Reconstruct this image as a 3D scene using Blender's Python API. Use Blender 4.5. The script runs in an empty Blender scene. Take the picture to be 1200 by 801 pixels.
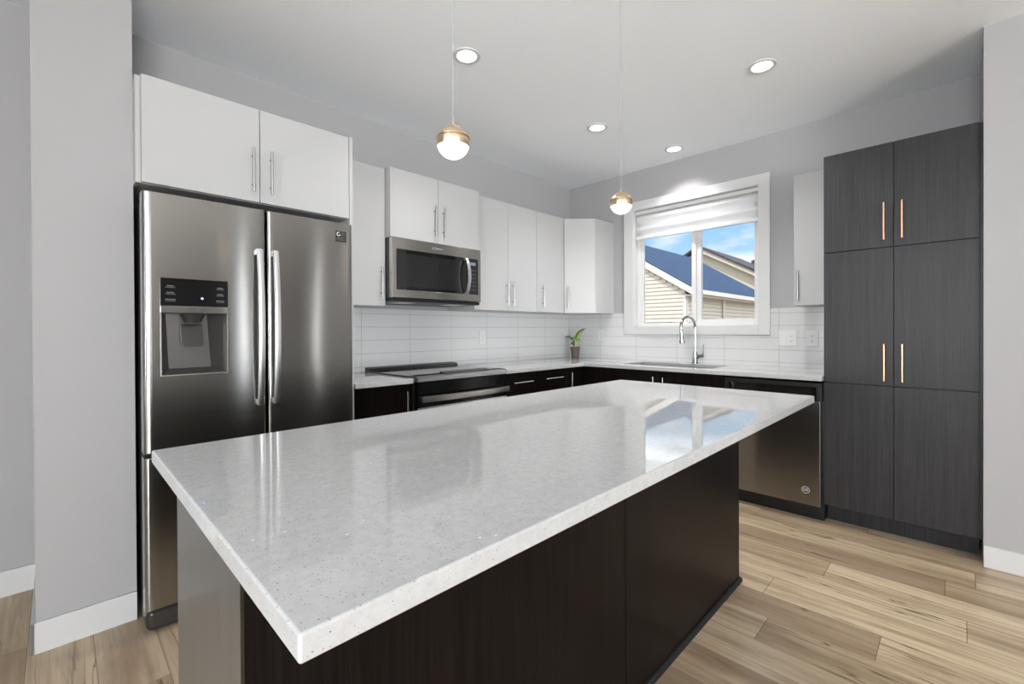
import bpy, bmesh, math, random
from mathutils import Vector, Matrix
random.seed(7)
SC = bpy.context.scene
COL = SC.collection
PI = math.pi

# ------------------------------------------------------------------ camera
CAM = Vector((-3.944, -3.020, 1.2114))
F_PX, YAW, PITCH, ROLL, CY = 528.655, math.radians(45.2086), math.radians(-.29284), math.radians(-.26497), 389.588
def make_camera():
    f = Vector((math.sin(YAW), math.cos(YAW), 0)); r = Vector((math.cos(YAW), -math.sin(YAW), 0)); u = Vector((0, 0, 1))
    f2 = f * math.cos(PITCH) + u * math.sin(PITCH); u2 = u * math.cos(PITCH) - f * math.sin(PITCH)
    r3 = r * math.cos(ROLL) + u2 * math.sin(ROLL); u3 = u2 * math.cos(ROLL) - r * math.sin(ROLL)
    cd = bpy.data.cameras.new('camera'); co = bpy.data.objects.new('camera', cd); COL.objects.link(co)
    m = Matrix((r3, u3, -f2)).transposed().to_4x4(); m.translation = CAM
    co.matrix_world = m
    cd.sensor_fit = 'HORIZONTAL'; cd.sensor_width = 36.0; cd.lens = F_PX / 1200 * 36.0
    cd.shift_y = -(400.5 - CY) / 1200; cd.clip_start = .02; cd.clip_end = 300
    SC.camera = co
make_camera()

# ------------------------------------------------------------------ exposure, world, sun, daylight
vs = SC.view_settings
vs.view_transform = 'Standard'; vs.look = 'None'; vs.gamma = 1.0; vs.use_curve_mapping = False
vs.exposure = 0.76
SC.display_settings.display_device = 'sRGB'
SC.cycles.max_bounces = 12; SC.cycles.diffuse_bounces = 6; SC.cycles.glossy_bounces = 6
SC.cycles.transparent_max_bounces = 12; SC.cycles.sample_clamp_indirect = 6.0
SC.cycles.caustics_reflective = False; SC.cycles.caustics_refractive = False

def lin(c):
    return tuple((v / 12.92 if v <= .04045 else ((v + .055) / 1.055) ** 2.4) for v in (x / 255 for x in c)) + (1.0,)

def make_world():
    w = bpy.data.worlds.new('world'); SC.world = w; w.use_nodes = True
    nt = w.node_tree; nt.nodes.clear(); N = nt.nodes.new; L = nt.links.new
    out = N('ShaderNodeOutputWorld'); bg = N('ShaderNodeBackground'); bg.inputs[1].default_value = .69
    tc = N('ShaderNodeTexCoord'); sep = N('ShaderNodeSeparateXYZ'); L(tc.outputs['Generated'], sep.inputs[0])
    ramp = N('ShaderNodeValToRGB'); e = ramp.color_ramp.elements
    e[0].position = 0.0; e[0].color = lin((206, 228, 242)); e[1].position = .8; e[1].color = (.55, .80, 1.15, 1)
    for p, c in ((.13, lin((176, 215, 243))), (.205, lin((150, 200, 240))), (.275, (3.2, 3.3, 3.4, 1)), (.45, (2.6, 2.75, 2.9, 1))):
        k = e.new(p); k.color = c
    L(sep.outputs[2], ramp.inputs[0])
    mp = N('ShaderNodeMapping'); mp.inputs['Scale'].default_value = (3.2, 3.2, 9.0); L(tc.outputs['Generated'], mp.inputs[0])
    nz = N('ShaderNodeTexNoise'); nz.inputs['Scale'].default_value = 2.6; nz.inputs['Detail'].default_value = 6
    L(mp.outputs[0], nz.inputs[0])
    cr = N('ShaderNodeValToRGB'); cr.color_ramp.elements[0].position = .50; cr.color_ramp.elements[1].position = .72
    L(nz.outputs[0], cr.inputs[0])
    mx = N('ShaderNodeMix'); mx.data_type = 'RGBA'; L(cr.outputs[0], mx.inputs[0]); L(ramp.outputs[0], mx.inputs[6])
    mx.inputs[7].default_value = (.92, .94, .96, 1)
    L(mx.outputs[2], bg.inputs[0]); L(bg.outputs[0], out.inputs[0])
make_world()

sd = bpy.data.lights.new('sun', 'SUN'); sd.energy = 1.85; sd.angle = math.radians(1.0); sd.color = (1.0, .97, .93)
so = bpy.data.objects.new('sun', sd); COL.objects.link(so); so.location = (0, -12, 20)
so.rotation_euler = Vector((.66, .34, -.80)).to_track_quat('-Z', 'Y').to_euler()

def area(name, loc, direction, sx, sy, power, color=(1, 1, 1)):
    d = bpy.data.lights.new(name, 'AREA'); d.shape = 'RECTANGLE'; d.size = sx; d.size_y = sy; d.energy = power; d.color = color
    o = bpy.data.objects.new(name, d); COL.objects.link(o); o.location = loc
    o.rotation_euler = Vector(direction).to_track_quat('-Z', 'Y').to_euler()
    return o
# daylight entering through the living room's patio door, tall sidelights and front windows behind the camera;
# the patio and front window lamps are tilted up to brighten the ceiling
area('patio_daylight', (-5.95, -10.95, 1.0), (.12, 1, 1.9), 3.0, 1.8, 660, (.95, .98, 1.0))
area('sidelight_daylight', (-1.72, -7.25, 1.25), (0, 1, 0), .07, 2.2, 2.6, (.98, .985, 1.0))
area('narrow_daylight', (-.63, -6.5, 1.25), (-1, 0, 0), .08, 2.2, 3.6, (.98, .985, 1.0))
area('front_window_daylight', (-7.65, -2.9, 1.2), (1, .25, 2.2), 2.2, 1.6, 170, (.95, .98, 1.0))
area('entry_daylight', (-7.65, -1.0, 1.25), (1, 0, 0), .18, 2.1, 7, (1, .97, .93))

# ------------------------------------------------------------------ materials
MATS = {}
class NT:
    """short cuts for node building"""
    def __init__(self, m):
        self.t = m.node_tree
    def n(self, kind, **kw):
        o = self.t.nodes.new(kind)
        for k, v in kw.items(): setattr(o, k, v)
        return o
    def l(self, a, b): self.t.links.new(a, b)
    def math(self, op, a, b=None, clamp=False):
        o = self.t.nodes.new('ShaderNodeMath'); o.operation = op; o.use_clamp = clamp
        for i, v in enumerate((a, b)):
            if v is None: continue
            if isinstance(v, (int, float)): o.inputs[i].default_value = v
            else: self.l(v, o.inputs[i])
        return o.outputs[0]
    def mix(self, fac, a, b):
        o = self.t.nodes.new('ShaderNodeMix'); o.data_type = 'RGBA'
        for i, v in ((0, fac), (6, a), (7, b)):
            if isinstance(v, (int, float)): o.inputs[i].default_value = v
            elif isinstance(v, tuple): o.inputs[i].default_value = v
            else: self.l(v, o.inputs[i])
        return o.outputs[2]
    def ramp(self, fac, stops, interp='LINEAR'):
        o = self.t.nodes.new('ShaderNodeValToRGB'); cr = o.color_ramp; cr.interpolation = interp
        while len(cr.elements) < len(stops): cr.elements.new(.5)
        for e, (p, c) in zip(cr.elements, stops):
            e.position = p; e.color = c if len(c) == 4 else tuple(c) + (1,)
        self.l(fac, o.inputs[0]); return o.outputs[0]
    def coord(self, scale=(1, 1, 1), kind='Object', loc=(0, 0, 0), rot=(0, 0, 0)):
        tc = self.n('ShaderNodeTexCoord'); mp = self.n('ShaderNodeMapping')
        mp.inputs['Scale'].default_value = scale; mp.inputs['Location'].default_value = loc; mp.inputs['Rotation'].default_value = rot
        if kind == 'World':
            g = self.n('ShaderNodeNewGeometry'); self.l(g.outputs['Position'], mp.inputs[0])
        else:
            self.l(tc.outputs[kind], mp.inputs[0])
        return mp.outputs[0]
    def noise(self, vec, scale=1, detail=3, rough=.5):
        o = self.n('ShaderNodeTexNoise'); o.inputs['Scale'].default_value = scale; o.inputs['Detail'].default_value = detail
        o.inputs['Roughness'].default_value = rough; self.l(vec, o.inputs[0]); return o.outputs[0]
    def bump(self, h, strength, dist=.002):
        o = self.n('ShaderNodeBump'); o.inputs['Strength'].default_value = strength; o.inputs['Distance'].default_value = dist
        self.l(h, o.inputs['Height']); return o.outputs[0]

def mat(name, color=(.8, .8, .8), rough=.5, metal=0.0, spec=.5, **kw):
    m = bpy.data.materials.new(name); m.use_nodes = True
    b = m.node_tree.nodes['Principled BSDF']
    c = lin(color) if max(color[:3]) > 1 else (tuple(color[:3]) + (1,))
    b.inputs['Base Color'].default_value = c; b.inputs['Roughness'].default_value = rough; b.inputs['Metallic'].default_value = metal
    b.inputs['Specular IOR Level'].default_value = spec
    for k, v in kw.items():
        b.inputs[k.replace('_', ' ')].default_value = v
    MATS[name] = m; m.diffuse_color = c
    return m, b, NT(m)

# painted surfaces
def paint(name, color, rough=.6, tex=.0):
    m, b, t = mat(name, color, rough, spec=.3)
    n = t.noise(t.coord(kind='World'), 90 if tex else 260, 4, .6)
    t.l(t.bump(n, .25 if tex else .06, .004 if tex else .001), b.inputs['Normal'])
    return m
WALL = paint('wall_paint', (168, 167, 168))
CEIL = paint('ceiling_paint', (244, 248, 252), .8, tex=1)
TRIM = paint('trim_paint', (206, 206, 206), .35)
m, b, t = mat('white_cabinet', (181, 181, 181), .28, spec=.4); WHITE = m
m, b, t = mat('white_carcass', (188, 188, 188), .45); WCARC = m

def laminate(name, dark, light, rough, spec=.5, lo=.42, hi=.60):
    m, b, t = mat(name, dark, rough, spec=spec)
    v = t.coord((230, 230, 3.2), kind='World'); n1 = t.noise(v, 1, 4, .6)
    v2 = t.coord((40, 40, .8), kind='World'); n2 = t.noise(v2, 1, 3, .5)
    f = t.math('ADD', t.math('MULTIPLY', n1, .7), t.math('MULTIPLY', n2, .3))
    t.l(t.ramp(f, [(lo, lin(dark)), (hi, lin(light))]), b.inputs['Base Color'])
    t.l(t.bump(n1, .10, .001), b.inputs['Normal'])
    t.l(t.math('ADD', t.math('MULTIPLY', n1, .12), rough - .06), b.inputs['Roughness'])
    return m
WOOD = laminate('espresso_laminate', (10, 7, 6), (23, 17, 15), .34, .12)
PANTRY = laminate('sheen_grey_laminate', (25, 24, 26), (51, 49, 51), .42, .35, .38, .66)  # the island's laminate again, lightened to paint in its reflected sheen
ENDP = laminate('end_sheen_laminate', (72, 71, 68), (92, 90, 86), .30, .5, .36, .66)  # same laminate, far lighter: grazing sheen on the left end put into the colour
KICK = mat('toe_kick', (14, 13, 13), .6)[0]

def quartz():
    m, b, t = mat('quartz', (214, 213, 213), .03, spec=.5)
    v = t.coord(kind='World')
    def specks(scale, thr, soft=.04):
        vo = t.n('ShaderNodeTexVoronoi'); vo.inputs['Scale'].default_value = scale; t.l(v, vo.inputs[0])
        rnd = t.n('ShaderNodeSeparateColor'); t.l(vo.outputs['Color'], rnd.inputs[0])
        pick = t.math('GREATER_THAN', rnd.outputs[0], thr)
        near = t.math('LESS_THAN', vo.outputs['Distance'], .30)
        return t.math('MULTIPLY', pick, near), rnd.outputs[1]
    d1, r1 = specks(270, .74); d2, r2 = specks(620, .66); w1, r3 = specks(150, .996)
    base = t.ramp(t.noise(v, 60, 4, .6), [(.3, lin((172, 172, 172))), (.7, lin((182, 182, 182)))])
    c = t.mix(t.math('MULTIPLY', d2, .45), base, lin((132, 129, 127)))
    c = t.mix(t.math('MULTIPLY', d1, t.math('MULTIPLY', r1, .75)), c, lin((96, 91, 88)))
    c = t.mix(t.math('MULTIPLY', w1, .7), c, lin((240, 240, 240)))
    t.l(c, b.inputs['Base Color'])
    return m
QUARTZ = quartz()

def steel(name, color, rough, rot=.25, wave=.0, aniso=.75):
    m, b, t = mat(name, color, rough, 1.0)
    b.inputs['Anisotropic'].default_value = aniso; b.inputs['Anisotropic Rotation'].default_value = rot
    tg = t.n('ShaderNodeTangent'); tg.direction_type = 'RADIAL'; tg.axis = 'Z'; t.l(tg.outputs[0], b.inputs['Tangent'])
    g = t.noise(t.coord((6, 6, 420), kind='World'), 1, 3, .5)
    t.l(t.math('ADD', t.math('MULTIPLY', g, .06), rough - .03), b.inputs['Roughness'])
    if wave:
        h = t.noise(t.coord((2.2, 2.2, 1.5), kind='World'), 1, 1, .4)
        t.l(t.bump(h, wave, .05), b.inputs['Normal'])
    return m
STEEL = steel('brushed_steel', (158, 157, 154), .168, wave=.03, aniso=1.0)
MWSTEEL = steel('microwave_steel', (196, 193, 188), .24, aniso=.9)
DWSTEEL = steel('dishwasher_steel', (146, 145, 143), .19, wave=.025, aniso=1.0)
SATIN = mat('satin_steel', (224, 224, 224), .28, 1.0)[0]
NICKEL = mat('nickel_handle', (190, 188, 185), .25, 1.0)[0]
CHROME = mat('chrome', (168, 170, 173), .12, 1.0)[0]
COPPER = mat('copper_handle', (214, 170, 140), .30, 1.0)[0]
BRASS = mat('brushed_brass', (224, 198, 168), .30, 1.0)[0]
BLACK = mat('black_gloss', (10, 10, 11), .15, spec=.25)[0]
BLACKM = mat('black_plastic', (14, 14, 15), .4)[0]
FSIDE = mat('fridge_side_grey', (40, 40, 42), .4)[0]
CAVITY = mat('dispenser_grey', (92, 90, 88), .28, .6)[0]
DKGREY = mat('dark_grey_plastic', (50, 49, 48), .25)[0]
COOKTOP = mat('cooktop_glass', (16, 16, 17), .05, spec=.9)[0]
MWGLASS = mat('microwave_glass', (20, 20, 21), .05, spec=.6)[0]
PLATE = mat('white_plastic', (214, 214, 213), .3)[0]
SLOT = mat('slot_dark', (30, 30, 30), .6)[0]
LABELW = mat('print_white', (200, 200, 200), .5)[0]
LABELG = mat('print_grey', (90, 90, 90), .5)[0]
STICK = mat('sticker_dark', (34, 33, 33), .5)[0]
def emis(name, color, strength):
    m, b, t = mat(name, color, .4)
    b.inputs['Emission Color'].default_value = lin(color); b.inputs['Emission Strength'].default_value = strength
    return m
LEDW = emis('downlight_diffuser', (255, 250, 240), 2.0)
GLOBE = emis('pendant_diffuser', (255, 246, 232), 1.1)
LEDB = emis('indicator_blue', (120, 160, 255), 2.5)
DISP = emis('clock_display', (120, 130, 150), .12)

def tiles(name, axis):
    m, b, t = mat(name, (236, 236, 236), .12)
    g = t.n('ShaderNodeNewGeometry'); s = t.n('ShaderNodeSeparateXYZ'); t.l(g.outputs['Position'], s.inputs[0])
    u, z = s.outputs[axis], s.outputs[2]
    def line(v, off, pitch, w):
        f = t.math('FRACT', t.math('DIVIDE', t.math('ADD', v, -off + 40 * pitch), pitch))
        d = t.math('MULTIPLY', t.math('MINIMUM', f, t.math('SUBTRACT', 1.0, f)), pitch)
        return t.math('LESS_THAN', d, w)
    ln = t.math('MAXIMUM', line(u, -2.029 if axis == 0 else -2.027, .3985 if axis == 0 else .4085, .0013), line(z, 1.336, .0955, .0013))
    t.l(t.mix(ln, lin((208, 208, 208)), lin((146, 145, 144))), b.inputs['Base Color'])
    t.l(t.math('ADD', .10, t.math('MULTIPLY', ln, .5)), b.inputs['Roughness'])
    t.l(t.bump(t.math('SUBTRACT', 1.0, ln), .35, .001), b.inputs['Normal'])
    return m
TILE_X = tiles('wall_tile', 0); TILE_Y = tiles('wall_tile_turned', 1)

def floor_mat():
    m, b, t = mat('plank_floor', (200, 178, 148), .32, spec=.4)
    g = t.n('ShaderNodeNewGeometry'); s = t.n('ShaderNodeSeparateXYZ'); t.l(g.outputs['Position'], s.inputs[0])
    x, y = s.outputs[0], s.outputs[1]
    W, LN = .182, 1.22
    xi = t.math('DIVIDE', t.math('ADD', x, 20.05), W); i = t.math('FLOOR', xi); fx = t.math('FRACT', xi)
    wn = t.n('ShaderNodeTexWhiteNoise'); wn.noise_dimensions = '1D'; t.l(i, wn.inputs['W'])
    yi = t.math('ADD', t.math('DIVIDE', t.math('ADD', y, 30), LN), t.math('MULTIPLY', wn.outputs[0], 5.0))
    j = t.math('FLOOR', yi); fy = t.math('FRACT', yi)
    cb = t.n('ShaderNodeCombineXYZ'); t.l(i, cb.inputs[0]); t.l(j, cb.inputs[1])
    w2 = t.n('ShaderNodeTexWhiteNoise'); w2.noise_dimensions = '2D'; t.l(cb.outputs[0], w2.inputs['Vector'])
    rnd = w2.outputs['Value']
    tone = t.ramp(rnd, [(0.0, lin((160, 139, 114))), (.25, lin((191, 171, 143))), (.6, lin((206, 187, 157))), (.85, lin((197, 178, 152))), (1.0, lin((156, 137, 116)))])
    def gv(sx, sy, mul):
        c = t.n('ShaderNodeCombineXYZ'); t.l(t.math('MULTIPLY', x, sx), c.inputs[0])
        t.l(t.math('ADD', t.math('MULTIPLY', y, sy), t.math('MULTIPLY', rnd, mul)), c.inputs[1])
        t.l(t.math('MULTIPLY', rnd, 37.0), c.inputs[2]); return c.outputs[0]
    n1 = t.noise(gv(7, .9, 31), 1, 5, .62)          # broad brown figure
    n2 = t.noise(gv(46, 1.6, 17), 1, 4, .6)         # fine grain
    n3 = t.noise(gv(15, .75, 53), 1, 4, .5)        # cracks
    c = t.mix(t.ramp(n1, [(.47, (0, 0, 0)), (.66, (.85, .85, .85))]), tone, lin((134, 110, 87)))
    c = t.mix(t.ramp(n2, [(.38, (.50, .50, .50)), (.60, (0, 0, 0))]), c, lin((140, 116, 91)))
    cr = t.math('ABSOLUTE', t.math('SUBTRACT', n3, .5))
    gate = t.ramp(t.noise(gv(3.0, .7, 71), 1, 2, .5), [(.47, (0, 0, 0)), (.56, (1, 1, 1))])
    crk = t.math('MULTIPLY', t.ramp(cr, [(.003, (1, 1, 1)), (.012, (0, 0, 0))]), gate)
    c = t.mix(t.math('MULTIPLY', crk, .8), c, lin((72, 56, 44)))
    ex = t.math('MULTIPLY', t.math('MINIMUM', fx, t.math('SUBTRACT', 1.0, fx)), W)
    ey = t.math('MULTIPLY', t.math('MINIMUM', fy, t.math('SUBTRACT', 1.0, fy)), LN)
    seam = t.math('MAXIMUM', t.math('LESS_THAN', ex, .0011), t.math('LESS_THAN', ey, .0013))
    c = t.mix(t.math('MULTIPLY', seam, .75), c, lin((84, 66, 50)))
    t.l(c, b.inputs['Base Color'])
    h = t.math('SUBTRACT', t.math('MULTIPLY', n2, .3), seam)
    t.l(t.bump(h, .25, .001), b.inputs['Normal'])
    return m
FLOOR = floor_mat()

def glass_mat():
    m = bpy.data.materials.new('window_glass'); m.use_nodes = True; t = NT(m); m.node_tree.nodes.clear()
    o = t.n('ShaderNodeOutputMaterial'); tr = t.n('ShaderNodeBsdfTransparent'); gl = t.n('ShaderNodeBsdfGlossy'); gl.inputs['Roughness'].default_value = .02
    fr = t.n('ShaderNodeFresnel'); fr.inputs[0].default_value = 1.25
    mx = t.n('ShaderNodeMixShader'); t.l(fr.outputs[0], mx.inputs[0]); t.l(tr.outputs[0], mx.inputs[1]); t.l(gl.outputs[0], mx.inputs[2]); t.l(mx.outputs[0], o.inputs[0])
    return m
GLASS = glass_mat()
def shade_mat():
    m = bpy.data.materials.new('shade_fabric'); m.use_nodes = True; t = NT(m); m.node_tree.nodes.clear()
    o = t.n('ShaderNodeOutputMaterial'); d = t.n('ShaderNodeBsdfDiffuse'); d.inputs[0].default_value = lin((226, 226, 226))
    tl = t.n('ShaderNodeBsdfTranslucent'); tl.inputs[0].default_value = lin((232, 232, 234))
    g = t.n('ShaderNodeNewGeometry'); s = t.n('ShaderNodeSeparateXYZ'); t.l(g.outputs['Position'], s.inputs[0])
    f = t.math('FRACT', t.math('DIVIDE', t.math('ADD', s.outputs[2], -2.06), .10))
    mx = t.n('ShaderNodeMixShader'); t.l(t.ramp(f, [(.30, (.30, .30, .30)), (.42, (.62, .62, .62)), (.80, (.62, .62, .62)), (.92, (.30, .30, .30))]), mx.inputs[0])
    t.l(d.outputs[0], mx.inputs[1]); t.l(tl.outputs[0], mx.inputs[2]); t.l(mx.outputs[0], o.inputs[0])
    return m
SHADE = shade_mat()
VINYL = mat('window_vinyl', (214, 214, 214), .35)[0]

m, b, t = mat('sky_tinted_shingles', (58, 84, 132), .85, spec=.2); SHINGLE = m
v = t.coord(kind='World'); n1 = t.noise(v, 16, 4, .75)
t.l(t.ramp(n1, [(.3, lin((28, 42, 62))), (.5, lin((42, 64, 94))), (.72, lin((72, 100, 132)))]), b.inputs['Base Color'])  # blue of the reflected sky is painted into the shingle colour
m, b, t = mat('far_shingles', (74, 66, 72), .85, spec=.2); FARSH = m
n1 = t.noise(t.coord(kind='World'), 7, 4, .7); t.l(t.ramp(n1, [(.3, lin((46, 42, 50))), (.7, lin((92, 84, 90)))]), b.inputs['Base Color'])
SIDING = mat('siding', (200, 189, 173), .6)[0]
SIDING2 = mat('far_siding', (190, 180, 162), .6)[0]
FASCIA = mat('fascia', (216, 206, 194), .5)[0]
GROUND = mat('gravel_ground', (150, 140, 128), .9)[0]
m, b, t = mat('leaf', (92, 128, 52), .4, Transmission_Weight=0.0)
LEAF = m
n1 = t.noise(t.coord((30, 30, 30)), 1, 2, .5); t.l(t.ramp(n1, [(.42, lin((70, 106, 44))), (.58, lin((150, 176, 84)))]), b.inputs['Base Color'])
LEAFL = mat('leaf_pale', (196, 208, 128), .45)[0]
LEAFD = mat('leaf_dark', (54, 84, 34), .4)[0]
POT = mat('pot_taupe', (98, 84, 78), .6)[0]
SOIL = mat('soil', (44, 34, 26), .95)[0]

# ------------------------------------------------------------------ mesh helpers
ROOT = {}
class MB:
    def __init__(s): s.b = bmesh.new()
    def box(s, x0, x1, y0, y1, z0, z1, bev=0.0, seg=2):
        x0, x1 = sorted((x0, x1)); y0, y1 = sorted((y0, y1)); z0, z1 = sorted((z0, z1))
        m = Matrix.Translation(((x0 + x1) / 2, (y0 + y1) / 2, (z0 + z1) / 2)) @ Matrix.Diagonal((x1 - x0, y1 - y0, z1 - z0, 1))
        r = bmesh.ops.create_cube(s.b, size=1, matrix=m)
        if bev:
            ed = list({e for v in r['verts'] for e in v.link_edges})
            bmesh.ops.bevel(s.b, geom=ed, offset=bev, segments=seg, affect='EDGES', profile=.5)
        return s
    def cyl(s, p0, p1, r, r2=None, seg=20):
        p0, p1 = Vector(p0), Vector(p1); d = p1 - p0
        m = Matrix.Translation((p0 + p1) / 2) @ d.to_track_quat('Z', 'Y').to_matrix().to_4x4()
        bmesh.ops.create_cone(s.b, cap_ends=True, segments=seg, radius1=r, radius2=r if r2 is None else r2, depth=d.length, matrix=m)
        return s
    def tube(s, pts, r, seg=14, caps=True):
        pts = [Vector(p) for p in pts]; n = len(pts); rings = []
        rr = r if isinstance(r, (list, tuple)) else [r] * n
        up = None
        for i, p in enumerate(pts):
            t = (pts[min(i + 1, n - 1)] - pts[max(i - 1, 0)]).normalized()
            if up is None:
                up = t.orthogonal().normalized()
            else:
                up = (up - t * up.dot(t)).normalized()
            w = t.cross(up)
            rings.append([s.b.verts.new(p + (up * math.cos(2 * PI * k / seg) + w * math.sin(2 * PI * k / seg)) * rr[i]) for k in range(seg)])
        for a, c in zip(rings, rings[1:]):
            for k in range(seg):
                s.b.faces.new((a[k], a[(k + 1) % seg], c[(k + 1) % seg], c[k]))
        if caps:
            s.b.faces.new(rings[0][::-1]); s.b.faces.new(rings[-1])
        return s
    def lathe(s, prof, c, seg=40):
        """prof: list of (radius, z) bottom to top around the vertical axis through c"""
        rings = []
        for r, z in prof:
            if r < 1e-6: rings.append([s.b.verts.new((c[0], c[1], c[2] + z))])
            else: rings.append([s.b.verts.new((c[0] + r * math.cos(2 * PI * k / seg), c[1] + r * math.sin(2 * PI * k / seg), c[2] + z)) for k in range(seg)])
        for a, c2 in zip(rings, rings[1:]):
            for k in range(seg):
                k2 = (k + 1) % seg
                if len(a) == 1 and len(c2) == 1: continue
                if len(a) == 1: s.b.faces.new((a[0], c2[k2], c2[k]))
                elif len(c2) == 1: s.b.faces.new((a[k], a[k2], c2[0]))
                else: s.b.faces.new((a[k], a[k2], c2[k2], c2[k]))
        return s
    def prism(s, poly, vec):
        """a planar polygon (3-D points) extruded by vec"""
        vec = Vector(vec); a = [s.b.verts.new(p) for p in poly]; c = [s.b.verts.new(Vector(p) + vec) for p in poly]
        s.b.faces.new(a[::-1]); s.b.faces.new(c); n = len(a)
        for i in range(n): s.b.faces.new((a[i], a[(i + 1) % n], c[(i + 1) % n], c[i]))
        return s
    def quad(s, *p):
        s.b.faces.new([s.b.verts.new(q) for q in p]); return s

def build(mb, name, material, parent=None, label=None, sharp=35, smooth=True):
    bmesh.ops.recalc_face_normals(mb.b, faces=mb.b.faces[:])
    off = ROOT.get(parent.name, Vector()) if parent else None
    if parent is None:
        vs_ = [v.co for v in mb.b.verts]
        off = Vector(((min(v.x for v in vs_) + max(v.x for v in vs_)) / 2, (min(v.y for v in vs_) + max(v.y for v in vs_)) / 2, min(v.z for v in vs_)))
    bmesh.ops.translate(mb.b, verts=mb.b.verts[:], vec=-off)
    me = bpy.data.meshes.new(name); mb.b.to_mesh(me); mb.b.free()
    me.materials.append(material)
    if smooth:
        me.polygons.foreach_set('use_smooth', [True] * len(me.polygons)); me.set_sharp_from_angle(angle=math.radians(sharp))
    o = bpy.data.objects.new(name, me); COL.objects.link(o)
    if smooth:
        wn = o.modifiers.new('weighted_normal', 'WEIGHTED_NORMAL'); wn.keep_sharp = True; wn.weight = 100
    if parent: o.parent = parent
    else: o.location = off
    ROOT[o.name] = Vector(off)
    if label: o['label'] = label
    return o
def tag(o, label=None, cat=None, group=None, kind=None):
    if label: o['label'] = label
    if cat: o['category'] = cat
    if group: o['group'] = group
    if kind: o['kind'] = kind
    return o
def thing(name, label, cat, loc, group=None):
    o = bpy.data.objects.new(name, None); COL.objects.link(o); o.location = loc; o.empty_display_size = .1
    ROOT[o.name] = Vector(loc); return tag(o, label, cat, group)
def struct(mb, name, material, parent=None, label=None):
    o = build(mb, name, material, parent)
    if parent is None: tag(o, label, None, None, 'structure')
    return o
def lettering(txt, size, origin, xdir, ydir, name, material, parent, depth=.0004):
    cu = bpy.data.curves.new(name, 'FONT'); cu.body = txt; cu.size = size; cu.align_x = 'CENTER'; cu.align_y = 'CENTER'; cu.extrude = depth
    tmp = bpy.data.objects.new(name + '_tmp', cu); COL.objects.link(tmp)
    me = bpy.data.meshes.new_from_object(tmp.evaluated_get(bpy.context.evaluated_depsgraph_get()))
    bpy.data.objects.remove(tmp); bpy.data.curves.remove(cu)
    x, y = Vector(xdir).normalized(), Vector(ydir).normalized(); z = x.cross(y)
    M = Matrix((x, y, z)).transposed().to_4x4(); M.translation = Vector(origin)
    me.transform(M); me.transform(Matrix.Translation(-ROOT[parent.name]))
    me.materials.clear(); me.materials.append(material)
    o = bpy.data.objects.new(name, me); COL.objects.link(o); o.parent = parent; ROOT[o.name] = ROOT[parent.name]
    return o

H = 2.74
# ------------------------------------------------------------------ room shell
struct(MB().box(-7.7, .14, -11.0, .25, -.12, 0), 'floor', FLOOR, label='light brown wood plank floor')
struct(MB().box(-7.7, .14, -11.0, .25, H, H + .12), 'ceiling', CEIL, label='white textured ceiling')
struct(MB().box(-3.9, .14, 0, .14, 0, H), 'wall_left', WALL, label='grey wall behind the range and fridge')
WY0, WY1, WZ0, WZ1 = -1.885, -.772, 1.238, 2.362
struct(MB().box(0, .14, -3.3, WY0, 0, H).box(0, .14, WY1, 0, 0, H).box(0, .14, WY0, WY1, 0, WZ0).box(0, .14, WY0, WY1, WZ1, H), 'wall_back', WALL, label='grey wall with the kitchen window')
struct(MB().box(-4.010, -3.7145, -.542, .1, 0, H), 'wall_pillar', WALL, label='grey wall end left of the fridge')
struct(MB().box(-7.7, -4.0, .1, .25, 0, H), 'wall_hall', WALL, label='grey hall wall beyond the wall end')
struct(MB().box(-.626, 0, -6.39, -3.1055, 0, H).box(-.626, 0, -7.3, -6.61, 0, H).box(-.626, 0, -6.61, -6.39, 0, .15).box(-.626, 0, -6.61, -6.39, 2.35, H), 'wall_right', WALL, label='grey wall end right of the dark pantry')
struct(MB().box(-3.2, -1.84, -7.42, -7.3, 0, H).box(-1.60, -.5, -7.42, -7.3, 0, H).box(-1.84, -1.60, -7.42, -7.3, 2.35, H).box(-1.84, -1.60, -7.42, -7.3, 0, .15), 'wall_rear', WALL, label='living room wall behind the camera')
struct(MB().box(-3.2, -3.08, -11.0, -7.42, 0, H).box(-7.7, -7.45, -11.12, -11.0, 0, H).box(-4.45, -3.08, -11.12, -11.0, 0, H).box(-7.45, -4.45, -11.12, -11.0, 2.2, H).box(-7.45, -4.45, -11.12, -11.0, 0, .1), 'wall_patio', WALL, label='living room wall with the patio door')
struct(MB().box(-7.82, -7.7, -11.0, -4.2, 0, H).box(-7.82, -7.7, -1.6, -1.10, 0, H).box(-7.82, -7.7, -.90, .1, 0, H).box(-7.82, -7.7, -4.2, -1.6, 0, .4).box(-7.82, -7.7, -4.2, -1.6, 2.3, H)
       .box(-7.82, -7.7, -1.10, -.90, 2.3, H).box(-7.82, -7.7, -1.10, -.90, 0, .2), 'wall_front', WALL, label='entry wall left of the camera')
struct(MB().box(-7.7, -4.95, -1.72, -1.60, 0, H), 'wall_light_blocker', WALL, label='added grey wall shading the hall left of the camera')  # unseen wall added to keep daylight off the hall
# baseboards
struct(MB().box(-4.024, -3.7145, -.556, -.542, 0, .118, .003).box(-4.024, -4.010, -.556, .1, 0, .118, .003), 'baseboard_left', TRIM, label='white baseboard on the wall end by the fridge')
struct(MB().box(-7.7, -4.024, .086, .1, 0, .118, .003), 'baseboard_hall', TRIM, label='white baseboard on the hall wall')
struct(MB().box(-.640, -.626, -7.3, -3.1055, 0, .108, .003), 'baseboard_right', TRIM, label='white baseboard on the wall end by the pantry')
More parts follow.
